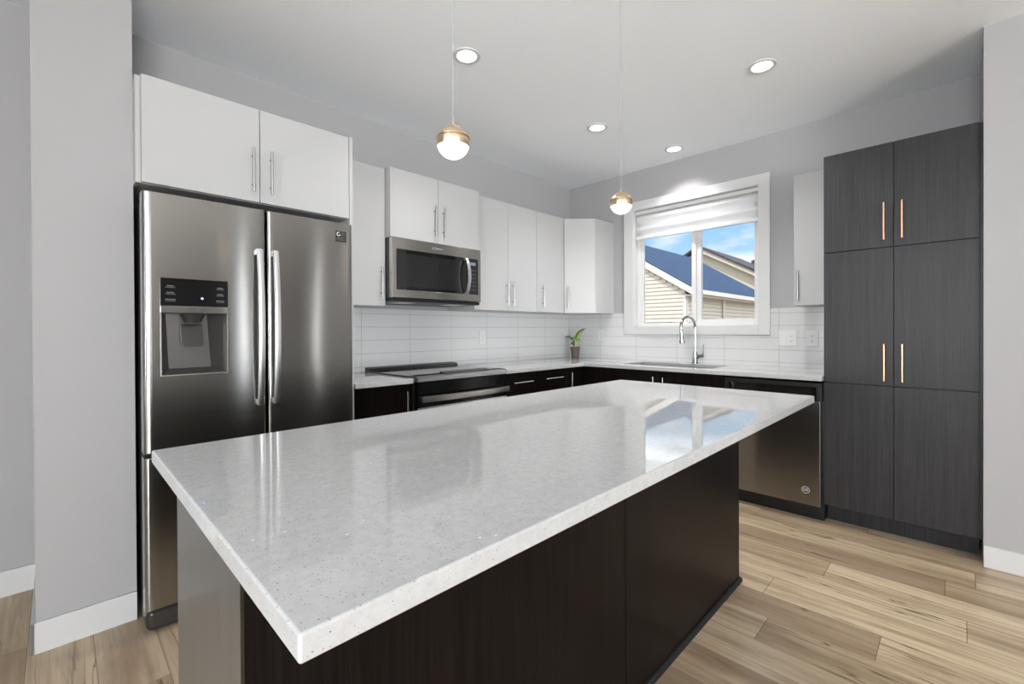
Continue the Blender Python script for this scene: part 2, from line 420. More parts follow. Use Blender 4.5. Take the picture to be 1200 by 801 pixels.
# backsplash
struct(MB().box(-2.765, -.0105, -.010, 0, .9205, 1.374), 'trim_1', TILE_X, label='white tile backsplash behind the range')
struct(MB().box(-.010, 0, -.010, -.672, .9205, 1.374).box(-.010, 0, -.672, -1.966, .9205, 1.163).box(-.010, 0, -1.966, -2.4185, .9205, 1.374), 'trim_2', TILE_Y, label='white tile backsplash under the window')

# ------------------------------------------------------------------ kitchen window
win = bpy.data.objects.new('window_1', None); COL.objects.link(win); win.location = (0, (WY0 + WY1) / 2, WZ0); ROOT[win.name] = Vector(win.location)
tag(win, 'white sliding window above the sink', None, None, 'structure')
cz0, cz1, cy0, cy1 = 1.166, 2.440, -1.966, -.676
build(MB().box(-.018, 0, cy0, WY0 + .004, cz0, cz1, .002).box(-.018, 0, WY1 - .004, cy1, cz0, cz1, .002).box(-.018, 0, WY0 + .004, WY1 - .004, WZ1 - .004, cz1, .002).box(-.018, 0, WY0 + .004, WY1 - .004, cz0, WZ0 + .004, .002), 'casing', TRIM, win)
build(MB().box(0, .06, WY0, WY0 + .008, WZ0, WZ1).box(0, .06, WY1 - .008, WY1, WZ0, WZ1).box(0, .06, WY0, WY1, WZ0, WZ0 + .008).box(0, .06, WY0, WY1, WZ1 - .008, WZ1), 'jamb_liner', TRIM, win)
fy0, fy1, fz0, fz1 = WY0 + .008, WY1 - .008, WZ0 + .008, WZ1 - .008
build(MB().box(.06, .13, fy0, fy0 + .045, fz0, fz1, .003).box(.06, .13, fy1 - .03, fy1, fz0, fz1, .003).box(.06, .13, fy0 + .045, fy1 - .03, fz0, fz0 + .03, .003).box(.06, .13, fy0 + .045, fy1 - .03, fz1 - .035, fz1, .003), 'window_frame', VINYL, win)
# fixed light to the right, sliding sash to the left
build(MB().box(.085, .12, -1.392, -1.352, fz0 + .03, fz1 - .035, .002).box(.085, .12, fy0 + .045, -1.392, fz0 + .03, fz0 + .056, .002), 'mullion', VINYL, win)
sash = build(MB().box(.066, .095, -1.352, -1.312, fz0 + .012, fz1 - .035, .003).box(.066, .095, fy1 - .064, fy1 - .028, fz0 + .012, fz1 - .035, .003).box(.066, .095, -1.312, fy1 - .064, fz0 + .012, fz0 + .03, .003).box(.066, .095, -1.312, fy1 - .064, fz1 - .06, fz1 - .035, .003), 'sliding_sash', VINYL, win)
build(MB().box(.080, .084, -1.314, fy1 - .062, fz0 + .028, fz1 - .058), 'pane', GLASS, sash)
build(MB().box(.102, .106, fy0 + .043, -1.390, fz0 + .054, fz1 - .033), 'pane', GLASS, win)

# roller shade
sh = thing('window_shade', 'white banded fabric shade pulled partway down over the window', 'window shade', (.03, -1.33, 2.08))
build(MB().box(.012, .052, fy0 + .003, fy1 - .003, 2.318, 2.351, .004), 'head_rail', VINYL, sh)
mb = MB(); K = 30
prof = []
for k in range(K + 1):
    z = 2.108 + (2.325 - 2.108) * k / K
    prof.append((.030 + .008 * math.sin((z - 2.108) / .1 * 2 * PI), z))
ys = (fy0 + .008, fy1 - .008)
for (xa, za), (xb, zb) in zip(prof, prof[1:]):
    mb.quad((xa, ys[0], za), (xa, ys[1], za), (xb, ys[1], zb), (xb, ys[0], zb))
bmesh.ops.remove_doubles(mb.b, verts=mb.b.verts[:], dist=1e-5)
build(mb, 'fabric', SHADE, sh)
build(MB().box(.018, .040, fy0 + .005, fy1 - .005, 2.078, 2.110, .006, 3), 'bottom_rail', VINYL, sh)

# ------------------------------------------------------------------ generic cabinet parts
def pt(ax, u, d, z): return (u, -d, z) if ax == 'A' else (-d, u, z)
def abox(mb, ax, u0, u1, d0, d1, z0, z1, bev=0.0):
    a, c = pt(ax, u0, d0, z0), pt(ax, u1, d1, z1); return mb.box(a[0], c[0], a[1], c[1], a[2], c[2], bev)
def bar_handle(ax, u, d, z0, z1, material, parent, r=.0055, stand=.03, vertical=True, u1=None):
    mb = MB()
    if vertical:
        mb.cyl(pt(ax, u, d + stand, z0), pt(ax, u, d + stand, z1), r, seg=16)
        for z in (z0 + .035, z1 - .035): mb.cyl(pt(ax, u, d - .0005, z), pt(ax, u, d + stand, z), r * .8, seg=12)
    else:
        mb.cyl(pt(ax, u, d + stand, z0), pt(ax, u1, d + stand, z0), r, seg=16); s = 1 if u1 > u else -1
        for q in (u + .035 * s, u1 - .035 * s): mb.cyl(pt(ax, q, d - .0005, z0), pt(ax, q, d + stand, z0), r * .8, seg=12)
    return build(mb, 'handle', material, parent)
def cabinet(name, label, ax, u0, u1, z0, z1, depth, fronts, fmat, cmat, cat='cabinet', group=None, back=.0, body_z0=None, pull=NICKEL):
    """fronts: (kind, u0, u1, z0, z1, handle) with handle = ('v', u, z0, z1) / ('h', u0, u1, z) / None"""
    base = pt(ax, (u0 + u1) / 2, depth / 2, z0)
    t = thing(name, label, cat, base, group)
    mb = MB(); abox(mb, ax, u0 + .0005, u1 - .0005, back + .0005, depth - .020, z0, z1); build(mb, 'body', cmat, t)
    for kind, a, c, q0, q1, hd in fronts:
        mb = MB(); g = .0016
        abox(mb, ax, a + g, c - g, depth - .0195, depth, q0 + g, q1 - g, .0012)
        o = build(mb, kind, fmat, t)
        if hd:
            if hd[0] == 'v': bar_handle(ax, hd[1], depth, hd[2], hd[3], pull, o)
            else: bar_handle(ax, hd[1], depth, hd[3], None, pull, o, vertical=False, u1=hd[2])
    return t
UG = 'white upper cabinets'
# above the fridge
t = cabinet('wall_cabinet', 'wide white upper cabinet above the steel fridge', 'A', -3.697, -2.806, 1.830, 2.278, .63,
        [('door', -3.697, -3.253, 1.830, 2.278, ('v', -3.286, 1.873, 2.079)), ('door', -3.253, -2.806, 1.830, 2.278, ('v', -3.207, 1.873, 2.079))], WHITE, WCARC, group=UG)
build(MB().box(-3.7142, -3.6972, -.005, -.612, 1.830, 2.272, .001), 'filler_panel', WHITE, t)
tag(build(MB().box(-2.8055, -2.786, -.0005, -.633, 0, 2.280, .0012), 'end_panel', WHITE), 'white full height end panel right of the fridge', 'panel')
# narrow cabinet between the fridge panel and the microwave
cabinet('wall_cabinet', 'single door white upper cabinet between fridge and microwave', 'A', -2.785, -2.4225, 1.374, 2.275, .34,
        [('door', -2.785, -2.4225, 1.374, 2.275, ('v', -2.458, 1.425, 1.632))], WHITE, WCARC, group=UG)
cabinet('wall_cabinet', 'short white two door cabinet above the microwave', 'A', -2.422, -1.6605, 1.826, 2.279, .40,
        [('door', -2.422, -2.041, 1.826, 2.279, ('v', -2.078, 1.875, 2.081)), ('door', -2.041, -1.6605, 1.826, 2.279, ('v', -2.002, 1.875, 2.081))], WHITE, WCARC, group=UG)
cabinet('wall_cabinet', 'two door white upper cabinet just right of the microwave', 'A', -1.660, -.9305, 1.374, 2.274, .34,
        [('door', -1.660, -1.284, 1.374, 2.274, ('v', -1.310, 1.417, 1.620)), ('door', -1.284, -.9305, 1.374, 2.274, ('v', -1.243, 1.417, 1.620))], WHITE, WCARC, group=UG)
cabinet('wall_cabinet', 'single door white upper cabinet beside the angled corner cabinet', 'A', -.930, -.5365, 1.374, 2.274, .34,
        [('door', -.930, -.5365, 1.374, 2.274, ('v', -.856, 1.422, 1.626))], WHITE, WCARC, group=UG)
# angled corner cabinet
t = thing('wall_cabinet', 'angled white corner cabinet above the potted plant', 'cabinet', (-.25, -.25, 1.374), UG)
A1, A2 = Vector((-.536, -.340, 0)), Vector((-.328, -.552, 0)); dv = (A2 - A1).normalized(); nv = Vector((-dv.y, dv.x, 0)); nv = nv if nv.x < 0 else -nv
I1, I2 = A1 - nv * .020, A2 - nv * .020
z0, z1 = 1.374, 2.274
build(MB().prism([(-.0005, -.0005, z0), (-.5360, -.0005, z0), (-.5360, I1.y, z0), (I1.x, I1.y, z0), (I2.x, I2.y, z0), (I2.x + .004, -.5515, z0), (-.0005, -.5515, z0)], (0, 0, z1 - z0)), 'body', WHITE, t)
e1, e2 = A1 + dv * .003, A2 - dv * .001
d = build(MB().prism([e1 + Vector((0, 0, z0 + .002)), e2 + Vector((0, 0, z0 + .002)), e2 - nv * .0195 + Vector((0, 0, z0 + .002)), e1 - nv * .0195 + Vector((0, 0, z0 + .002))], (0, 0, z1 - z0 - .004)), 'door', WHITE, t)
hp = A1 + dv * .036; q = hp + nv * .03
mb = MB().cyl((q.x, q.y, 1.415), (q.x, q.y, 1.622), .0055, seg=16)
for z in (1.45, 1.587): mb.cyl((hp.x, hp.y, z), (q.x, q.y, z), .0045, seg=12)
build(mb, 'handle', NICKEL, d)
cabinet('wall_cabinet', 'slim white upper cabinet between window and dark pantry', 'B', -2.4195, -2.198, 1.374, 2.276, .33,
        [('door', -2.4195, -2.198, 1.374, 2.276, ('v', -2.229, 1.408, 1.615))], WHITE, WCARC, group=UG)

# pantry
t = cabinet('pantry_cabinet', 'tall sheen-greyed wood grain pantry with six doors', 'B', -3.0935, -2.4205, 0.122, 2.2735, .60,
        [('door', -2.754, -2.4205, 1.678, 2.2735, ('v', -2.711, 1.719, 1.930)), ('door', -3.0935, -2.754, 1.678, 2.2735, ('v', -2.790, 1.718, 1.929)),
         ('door', -2.754, -2.4205, .884, 1.675, ('v', -2.712, .912, 1.124)), ('door', -3.0935, -2.754, .884, 1.675, ('v', -2.791, .912, 1.125)),
         ('door', -2.754, -2.4205, .122, .881, None), ('door', -3.0935, -2.754, .122, .881, None)], PANTRY, PANTRY, cat='pantry', pull=COPPER)
build(MB().box(-.48, -.001, -2.4205, -3.0935, 0, .1215), 'toe_kick', PANTRY, t)
build(MB().box(-.588, -.3, -3.0938, -3.1052, .12, 2.270), 'filler_panel', PANTRY, t)

# ------------------------------------------------------------------ base cabinets
BG = 'dark base cabinets'
def base_kick(t, ax, u0, u1, d=.52):
    mb = MB(); abox(mb, ax, u0 + .001, u1 - .001, .001, d, 0, .0995); build(mb, 'toe_kick', KICK, t)
t = cabinet('base_cabinet', 'dark single door base cabinet between fridge and range', 'A', -2.785, -2.412, .10, .888, .61,
        [('door', -2.785, -2.412, .10, .884, ('v', -2.446, .640, .846))], WOOD, WOOD, group=BG); base_kick(t, 'A', -2.785, -2.412)
t = cabinet('base_cabinet', 'dark drawer base cabinet just right of the range', 'A', -1.606, -1.2305, .10, .888, .61,
        [('drawer', -1.606, -1.2305, .745, .884, ('h', -1.528, -1.313, .812)), ('drawer', -1.606, -1.2305, .430, .742, ('h', -1.528, -1.313, .60)), ('drawer', -1.606, -1.2305, .10, .427, ('h', -1.528, -1.313, .28))], WOOD, WOOD, group=BG); base_kick(t, 'A', -1.606, -1.2305)
t = cabinet('base_cabinet', 'dark base cabinet left of the corner with upright handle', 'A', -1.230, -.6130, .10, .888, .61,
        [('drawer', -1.230, -.862, .745, .884, ('h', -1.154, -.932, .815)), ('door', -1.230, -.862, .10, .742, None), ('door', -.862, -.6135, .10, .884, ('v', -.808, .640, .846))], WOOD, WOOD, group=BG); base_kick(t, 'A', -1.230, -.613)
t = cabinet('base_cabinet', 'plain dark corner base panel below the potted plant', 'B', -.905, -.0015, .10, .888, .61,
        [('panel', -.905, -.613, .10, .884, None)], WOOD, WOOD, group=BG); base_kick(t, 'B', -.905, -.612)
t = thing('base_cabinet', 'dark two door sink base cabinet under the window', 'cabinet', (-.3, -1.365, .0), BG)
build(MB().box(-.59, -.001, -.9055, -.923, .10, .888).box(-.59, -.001, -1.8075, -1.825, .10, .888).box(-.59, -.001, -.923, -1.8075, .10, .118).box(-.015, -.001, -.923, -1.8075, .118, .888).box(-.59, -.572, -.923, -1.8075, .80, .888), 'body', WOOD, t)
for a, c, hu in ((-1.341, -.9065, -1.300), (-1.824, -1.341, -1.381)):
    o = build(MB().box(-.61, -.5905, a + .0016, c - .0016, .1016, .8824, .0012), 'door', WOOD, t)
    bar_handle('B', hu, .61, .640, .840, NICKEL, o)
base_kick(t, 'B', -1.824, -.906)

# ------------------------------------------------------------------ worktops
CZ0, CZ1 = .889, .920
def edge_bevel(mb, w=.002): return mb
tag(build(MB().box(-2.7855, -2.4095, -.0005, -.645, CZ0, CZ1, .003), 'worktop', QUARTZ), 'short white quartz worktop between fridge and range', 'worktop', 'wall worktops')
SX0, SX1, SY0, SY1 = -.525, -.125, -1.705, -.945
pl = [(-1.6085, -.0005), (-.0005, -.0005), (-.0005, -2.4195), (-.645, -2.4195), (-.645, -.645), (-1.6085, -.645)]
def poly_slab(outer, hole, z0, z1, bev=.003):
    b = bmesh.new()
    xs = sorted({p[0] for p in outer} | {hole[0], hole[1]}); ys_ = sorted({p[1] for p in outer} | {hole[2], hole[3]})
    def inside(x, y):
        if hole[0] < x < hole[1] and hole[2] < y < hole[3]: return False
        c = False; n = len(outer)
        for i in range(n):
            (xa, ya), (xb, yb) = outer[i], outer[(i + 1) % n]
            if (ya > y) != (yb > y) and x < (xb - xa) * (y - ya) / (yb - ya) + xa: c = not c
        return c
    V = {}
    def v(x, y):
        if (x, y) not in V: V[(x, y)] = b.verts.new((x, y, z0))
        return V[(x, y)]
    fs = []
    for xa, xb in zip(xs, xs[1:]):
        for ya, yb in zip(ys_, ys_[1:]):
            if inside((xa + xb) / 2, (ya + yb) / 2): fs.append(b.faces.new((v(xa, ya), v(xb, ya), v(xb, yb), v(xa, yb))))
    r = bmesh.ops.extrude_face_region(b, geom=fs)
    bmesh.ops.translate(b, verts=[g for g in r['geom'] if isinstance(g, bmesh.types.BMVert)], vec=(0, 0, z1 - z0))
    bmesh.ops.recalc_face_normals(b, faces=b.faces[:])
    ed = [e for e in b.edges if len(e.link_faces) == 2 and e.calc_face_angle(0) > .5]
    bmesh.ops.bevel(b, geom=ed, offset=bev, segments=2, affect='EDGES', profile=.5)
    m = MB(); m.b.free(); m.b = b; return m
tag(build(poly_slab(pl, (SX0, SX1, SY0, SY1), CZ0, CZ1), 'worktop', QUARTZ), 'long white quartz worktop turning the corner around the sink', 'worktop', 'wall worktops')

# sink
s = thing('sink', 'undermount stainless sink in the worktop under the window', 'sink', (-.325, -1.325, .70))
mb = MB(); x0, x1, y0, y1 = SX0 - .002, SX1 + .002, SY0 - .002, SY1 + .002
for a in ((x0, x0 + .0015, y0, y1), (x1 - .0015, x1, y0, y1), (x0, x1, y0, y0 + .0015), (x0, x1, y1 - .0015, y1)): mb.box(a[0], a[1], a[2], a[3], .70, .8885)
mb.box(x0, x1, y0, y1, .698, .700); build(mb, 'basin', SATIN, s)
build(MB().cyl((-.325, -1.325, .7), (-.325, -1.325, .706), .045, seg=28), 'drain', CHROME, s)

# faucet
fx, fy = -.072, -1.400
s = thing('faucet', 'chrome gooseneck faucet standing behind the sink', 'faucet', (fx, fy, CZ1))
build(MB().lathe([(0, .0003), (.028, .0003), (.028, .006), (.024, .012), (.021, .05), (.0185, .10), (0, .10)], (fx, fy, CZ1)), 'base', CHROME, s)
dirn = Vector((-.97, .24, 0)).normalized()
pts = [Vector((fx, fy, CZ1 + .09)), Vector((fx, fy, CZ1 + .20)), Vector((fx, fy, CZ1 + .30))]
R_ = .092
for k in range(1, 13):
    a = PI - k * (PI * 1.08) / 12; pts.append(Vector((fx, fy, CZ1 + .31)) + dirn * (R_ + R_ * math.cos(a)) + Vector((0, 0, R_ * math.sin(a))))
build(MB().tube(pts, .0115, 16), 'spout', CHROME, s)
tip, prev = pts[-1], pts[-2]; dd = (tip - prev).normalized()
build(MB().tube([tip - dd * .004, tip + dd * .02, tip + dd * .07, tip + dd * .105, tip + dd * .112], [.0125, .0155, .017, .023, .021], 18), 'spray_head', CHROME, s)
h = build(MB().cyl((fx, fy - .012, CZ1 + .058), (fx, fy - .072, CZ1 + .066), .0165, .014, 18), 'valve', CHROME, s)
build(MB().tube([(fx, fy - .064, CZ1 + .066), (fx - .004, fy - .070, CZ1 + .10), (fx - .008, fy - .076, CZ1 + .165)], [.006, .0045, .004], 12), 'lever', CHROME, s)

# ------------------------------------------------------------------ island
IX0, IX1, IY0, IY1 = -3.783, -1.617, -2.570, -1.606
t = thing('kitchen_island', 'dark wood grain kitchen island base with painted grey sheen on left end', 'kitchen island', (-2.7, -1.96, 0))
BX0, BX1, BY0, BY1 = -3.752, -1.640, -2.266, -1.735
build(MB().box(BX0 + .020, BX1 - .019, BY0 + .020, BY1, .0, .8885), 'body', WOOD, t)
build(MB().box(BX0, BX0 + .0195, BY0 + .0198, BY1, 0, .8885, .0008), 'end_panel', ENDP, t, 'end panel greyed with painted sheen')
build(MB().box(BX1 - .0185, BX1, BY0 - .0003, BY1, 0, .8885, .0008), 'end_panel', WOOD, t)
build(MB().box(BX0, -2.6795, BY0 - .0003, BY0 + .0195, 0, .8885, .0008), 'back_panel', WOOD, t)
build(MB().box(-2.6765, BX1 - .019, BY0 - .0003, BY0 + .0195, 0, .8885, .0008), 'back_panel', WOOD, t)
mb = MB().prism([(BX0 + .02, BY0 - .0005, 0), (BX0 + .02, BY0 - .013, 0), (BX0 + .02, BY0 - .013, .008), (BX0 + .02, BY0 - .006, .018), (BX0 + .02, BY0 - .0005, .02)], (BX1 - BX0 - .012, 0, 0))
mb.box(BX1 + .0003, BX1 + .012, BY0 - .012, BY1, 0, .018, .004); build(mb, 'base_shoe', KICK, t)
tag(build(MB().box(IX0, IX1, IY0, IY1, CZ0, CZ1, .004, 3), 'island_worktop', QUARTZ), 'large speckled white quartz slab on the island', 'worktop')

# ------------------------------------------------------------------ fridge
FX0, FX1, FY = -3.708, -2.846, -.750
fr = thing('refrigerator', 'stainless french door fridge with water dispenser', 'refrigerator', (-3.277, -.4, 0))
build(MB().box(FX0 + .008, FX1 - .004, -.03, -.672, .06, 1.755, .004), 'body', FSIDE, fr)
XM = -3.264
def bow(x):  # gentle crown of the door fronts
    u = (x - FX0) / (FX1 - FX0) * 2 - 1
    return -.0025 * (1 - u * u)
def door_mesh(x0, x1, z0, z1, hole=None, depth=.072, r=.014):
    b = bmesh.new()
    n = 16; xs = [x0 + (x1 - x0) * k / n for k in range(1, n)]
    cs = [x0, x0 + r * .12, x0 + r * .4, x0 + r] + [x for x in xs if x0 + r * 1.3 < x < x1 - r * 1.3] + [x1 - r, x1 - r * .4, x1 - r * .12, x1]
    zs = [z0, z0 + .003] + [z0 + (z1 - z0) * k / 6 for k in range(1, 6)] + [z1 - .003, z1]
    if hole: cs = sorted(set([c for c in cs if min(abs(c - hole[0]), abs(c - hole[1])) > .004] + [hole[0], hole[1]])); zs = sorted(set(zs + [hole[2], hole[3]]))
    def yf(x, z):
        e = min(x - x0, x1 - x); q = 0.0
        if e < r: q = r - math.sqrt(max(r * r - (r - e) ** 2, 0))
        ez = min(z - z0, z1 - z)
        if ez < .003: q = max(q, .003 - ez)
        return FY + bow(x) + q
    yb = FY + depth
    G = [[b.verts.new((x, yf(x, z), z)) for z in zs] for x in cs]
    B = {}
    for i in range(len(cs) - 1):
        for j in range(len(zs) - 1):
            if hole and hole[0] - 1e-6 <= cs[i] < hole[1] - 1e-6 and hole[2] - 1e-6 <= zs[j] < hole[3] - 1e-6: continue
            b.faces.new((G[i][j], G[i + 1][j], G[i + 1][j + 1], G[i][j + 1]))
    bd = [e for e in b.edges if len(e.link_faces) == 1]
    outer = [e for e in bd if all(abs(v.co.x - x0) < 1e-6 or abs(v.co.x - x1) < 1e-6 or abs(v.co.z - z0) < 1e-6 or abs(v.co.z - z1) < 1e-6 for v in e.verts)]
    inner = [e for e in bd if e not in outer]
    ret = bmesh.ops.extrude_edge_only(b, edges=outer)
    nv_ = [g for g in ret['geom'] if isinstance(g, bmesh.types.BMVert)]
    for v in nv_: v.co.y = yb
    b.edges.ensure_lookup_table()
    if inner:
        ret = bmesh.ops.extrude_edge_only(b, edges=inner)
        for g in ret['geom']:
            if isinstance(g, bmesh.types.BMVert): g.co.y = yb - .004
    b.faces.new([b.verts.new(p) for p in ((x0, yb, z0), (x0, yb, z1), (x1, yb, z1), (x1, yb, z0))])
    bmesh.ops.remove_doubles(b, verts=b.verts[:], dist=1e-5)
    m = MB(); m.b.free(); m.b = b; return m
DX0, DX1, DZ0, DZM, DZ1 = -3.655, -3.419, 1.032, 1.318, 1.430
dl = build(door_mesh(FX0, XM - .0035, .730, 1.769, (DX0 + .004, DX1 - .004, DZ0 + .004, DZM - .03)), 'door', STEEL, fr, sharp=50)
dr = build(door_mesh(XM + .0035, FX1, .730, 1.769), 'door', STEEL, fr, sharp=50)
dz = build(door_mesh(FX0, FX1, .105, .712), 'freezer_drawer', STEEL, fr, sharp=50)
build(MB().box(FX0 + .006, FX1 - .006, -.678, -.62, .712, .730), 'gasket', BLACKM, fr)
build(MB().box(XM - .0035, XM + .0035, -.690, -.674, .73, 1.769), 'gasket', BLACKM, fr)
build(MB().box(FX0 + .004, FX1 - .004, -.60, -.728, .012, .096, .022, 4), 'kick_grille', DKGREY, fr)
for x in (FX0 + .06, FX1 - .06): build(MB().cyl((x, -.64, 0), (x, -.64, .05), .022, seg=18), 'foot', BLACKM, fr)
for x in (FX0 + .05, FX1 - .05): build(MB().box(x - .045, x + .045, -.60, -.715, 1.756, 1.775, .006), 'hinge_cover', DKGREY, fr)
def yd(x): return FY + bow(x)
# dispenser
disp = build(MB().box(DX0, DX1, yd(-3.53) - .004, -.690, DZM, DZ1, .003), 'dispenser_panel', BLACK, dl)
build(MB().box(DX0, DX1, yd(-3.53) - .004, -.690, DZM - .03, DZM - .001, .002), 'dispenser_strip', STEEL, dl)
mb = MB(); w = .005
mb.box(DX0, DX0 + w, yd(-3.63) - .003, -.680, DZ0, DZM - .03, .001).box(DX1 - w, DX1, yd(-3.44) - .003, -.680, DZ0, DZM - .03, .001).box(DX0 + w, DX1 - w, yd(-3.53) - .003, -.690, DZ0, DZ0 + .006, .001)
build(mb, 'dispenser_trim', mat('trim_steel', (120, 118, 115), .4, 1.0)[0], dl)
mb = MB(); c0, c1 = DX0 + .006, DX1 - .006; zt, zb = DZM - .031, DZ0 + .007; yb, yf_ = -.684, -.752
mb.quad((c0 + .03, yb, zb + .02), (c1 - .045, yb, zb + .02), (c1 - .06, yb, zt), (c0 + .02, yb, zt))            # back
mb.quad((c0, yf_, zb), (c0 + .03, yb, zb + .02), (c0 + .02, yb, zt), (c0, yf_, zt))                            # left cheek
mb.quad((c1, yf_, zb), (c1, yf_, zt), (c1 - .06, yb, zt), (c1 - .045, yb, zb + .02))                           # right cheek
mb.quad((c0, yf_, zb), (c1, yf_, zb), (c1 - .045, yb, zb + .02), (c0 + .03, yb, zb + .02))                     # tray floor
mb.quad((c0, yf_, zt), (c0 + .02, yb, zt), (c1 - .06, yb, zt), (c1, yf_, zt))
bmesh.ops.remove_doubles(mb.b, verts=mb.b.verts[:], dist=1e-5)
build(mb, 'dispenser_cavity', CAVITY, dl)
build(MB().lathe([(0, 0), (.030, 0), (.044, .03), (.048, .036), (0, .036)], (-3.545, -.728, DZM - .068), 32), 'nozzle', DKGREY, dl)
mb = MB(); mb.prism([(-3.583, -.716, 1.245), (-3.507, -.716, 1.245), (-3.507, -.738, 1.165), (-3.514, -.742, 1.150), (-3.576, -.742, 1.150), (-3.583, -.738, 1.165)], (0, .012, 0))
build(mb, 'lever_paddle', DKGREY, dl)
yp = yd(-3.53) - .0046
for xx, ww in ((-3.622, .034), (-3.449, .030)):
    mb = MB()
    for i, zz in enumerate((1.396, 1.369, 1.341)):
        k = .7 if i < 2 else 1
        mb.box(xx - ww / 2 * k, xx + ww / 2 * k, yp, yp + .001, zz, zz + .004).box(xx - ww / 2, xx + ww / 2, yp, yp + .001, zz - .0055, zz - .0035)
    build(mb, 'panel_lettering', LABELG, disp)
build(MB().cyl((-3.514, yp - .0002, 1.351), (-3.514, yp + .001, 1.351), .0042, seg=16), 'indicator_lamp', LEDB, disp)
mb = MB()
for xx in (-3.548, -3.512):
    for a in ((xx - .011, xx + .011, 1.302, 1.3028), (xx - .011, xx + .011, 1.3092, 1.31), (xx - .011, xx - .0102, 1.302, 1.31), (xx + .0102, xx + .011, 1.302, 1.31)): mb.box(a[0], a[1], yp, yp + .001, a[2], a[3])
build(mb, 'button_outline', SLOT, disp)
# door pulls: bowed flat bars
def pull(x, parent, sgn):
    b = bmesh.new(); n = 24; rings = []; za, zb_ = .880, 1.584
    for k in range(n + 1):
        u = k / n * 2 - 1; z = (za + zb_) / 2 + u * (zb_ - za) / 2
        y = yd(x) - .026 - .028 * (1 - u * u); hw, th = .0135, .007
        xo = x + sgn * 0
        rings.append([b.verts.new((xo + a * hw, y + c * th, z)) for a, c in ((-1, .6), (-.75, -.7), (0, -1), (.75, -.7), (1, .6), (0, 1))])
    for p, q in zip(rings, rings[1:]):
        for k in range(6): b.faces.new((p[k], p[(k + 1) % 6], q[(k + 1) % 6], q[k]))
    b.faces.new(rings[0]); b.faces.new(rings[-1][::-1])
    m = MB(); m.b.free(); m.b = b
    for z in (za + .012, zb_ - .012): m.box(x - .011, x + .011, yd(x) - .028, yd(x) + .002, z - .012, z + .012, .003)
    return build(m, 'handle', SATIN, parent, sharp=50)
pull(-3.298, dl, -1); pull(-3.231, dr, 1)
b = MB(); n = 24; rings = []
for k in range(n + 1):
    u = k / n * 2 - 1; x = -3.277 + u * .37; y = FY - .036 - .028 * (1 - u * u)
    rings.append([b.b.verts.new((x, y + c * .007, .640 + a * .0135)) for a, c in ((-1, .6), (-.75, -.7), (0, -1), (.75, -.7), (1, .6), (0, 1))])
for p, q in zip(rings, rings[1:]):
    for k in range(6): b.b.faces.new((p[k], p[(k + 1) % 6], q[(k + 1) % 6], q[k]))
b.b.faces.new(rings[0]); b.b.faces.new(rings[-1][::-1])
for x in (-3.277 - .358, -3.277 + .358): b.box(x - .012, x + .012, FY - .04, FY + .004, .629, .651, .003)
build(b, 'handle', SATIN, dz, sharp=50)
# sticker
yp = yd(-2.9) + .0003
st = build(MB().box(-2.938, -2.881, yp - .0012, yp + .001, 1.671, 1.727, .0004), 'sticker', STICK, dr, 'dark square sticker with white ring')
mb = MB()
for k in range(18):
    a0, a1 = PI * .35 + k * (PI * 1.6) / 18, PI * .35 + (k + 1) * (PI * 1.6) / 18
    cx, cz = -2.922, 1.711
    mb.quad(*[(cx + r * math.cos(a), yp - .0016, cz + r * math.sin(a)) for r, a in ((.006, a0), (.0105, a0), (.0105, a1), (.006, a1))])
build(mb, 'printed_ring', LABELW, st)
mb = MB()
for zz, xa, xb in ((1.717, -2.907, -2.888), (1.711, -2.907, -2.886), (1.705, -2.907, -2.890), (1.692, -2.932, -2.888), (1.686, -2.932, -2.900), (1.680, -2.932, -2.888)): mb.box(xa, xb, yp - .0016, yp - .001, zz, zz + .0024)
build(mb, 'sticker_lettering', LABELG, st)

# ------------------------------------------------------------------ microwave
MX0, MX1, MYF = -2.4215, -1.6615, -.420
mw = thing('microwave', 'stainless over the range microwave under short white cabinet', 'microwave', (-2.04, -.2, 1.40))
build(MB().box(MX0 + .002, MX1 - .002, -.012, -.385, 1.428, 1.8235, .003), 'body', DKGREY, mw)
build(MB().box(MX0 + .004, MX1 - .004, -.014, -.41, 1.405, 1.4275, .004), 'underside', BLACKM, mw)
build(MB().box(-2.33, -2.19, -.20, -.34, 1.4035, 1.4055, .0005), 'filter_grille', SATIN, mw)
build(MB().box(-1.89, -1.75, -.20, -.34, 1.4035, 1.4055, .0005), 'filter_grille', SATIN, mw)
WX0, WX1, WZa, WZb = -2.387, -1.700, 1.482, 1.748
dm = build(MB().box(MX0, MX1, -.386, MYF, WZb, 1.8235, .003).box(MX0, MX1, -.386, MYF, 1.430, WZa, .003).box(MX0, WX0, -.386, MYF, WZa - .002, WZb + .002, .002).box(-1.688, MX1, -.386, MYF, WZa - .002, WZb + .002, .002), 'door', MWSTEEL, mw)
build(MB().box(WX0, -1.688, -.386, MYF + .004, WZa, WZb), 'glass', MWGLASS, dm)
mb = MB(); gy = MYF + .0033
for a in ((-2.372, -1.822, 1.722, 1.7225), (-2.372, -1.822, 1.508, 1.5085)): pass
mb.box(-2.370, -1.835, gy, gy + .001, 1.503, 1.722)
build(mb, 'window_mesh', mat('microwave_window', (34, 34, 35), .10, spec=.6)[0], dm)
cp = build(MB().box(-1.783, -1.690, MYF + .0025, MYF + .005, WZa + .001, WZb - .001), 'control_panel', mat('panel_dark', (38, 38, 44), .12)[0], dm)
build(MB().box(-1.762, -1.712, MYF + .0015, MYF + .003, 1.700, 1.722), 'display', DISP, cp)
mb = MB()
for i in range(6):
    for j in range(3): mb.box(-1.763 + j * .019, -1.751 + j * .019, MYF + .002, MYF + .003, 1.512 + i * .029, 1.522 + i * .029)
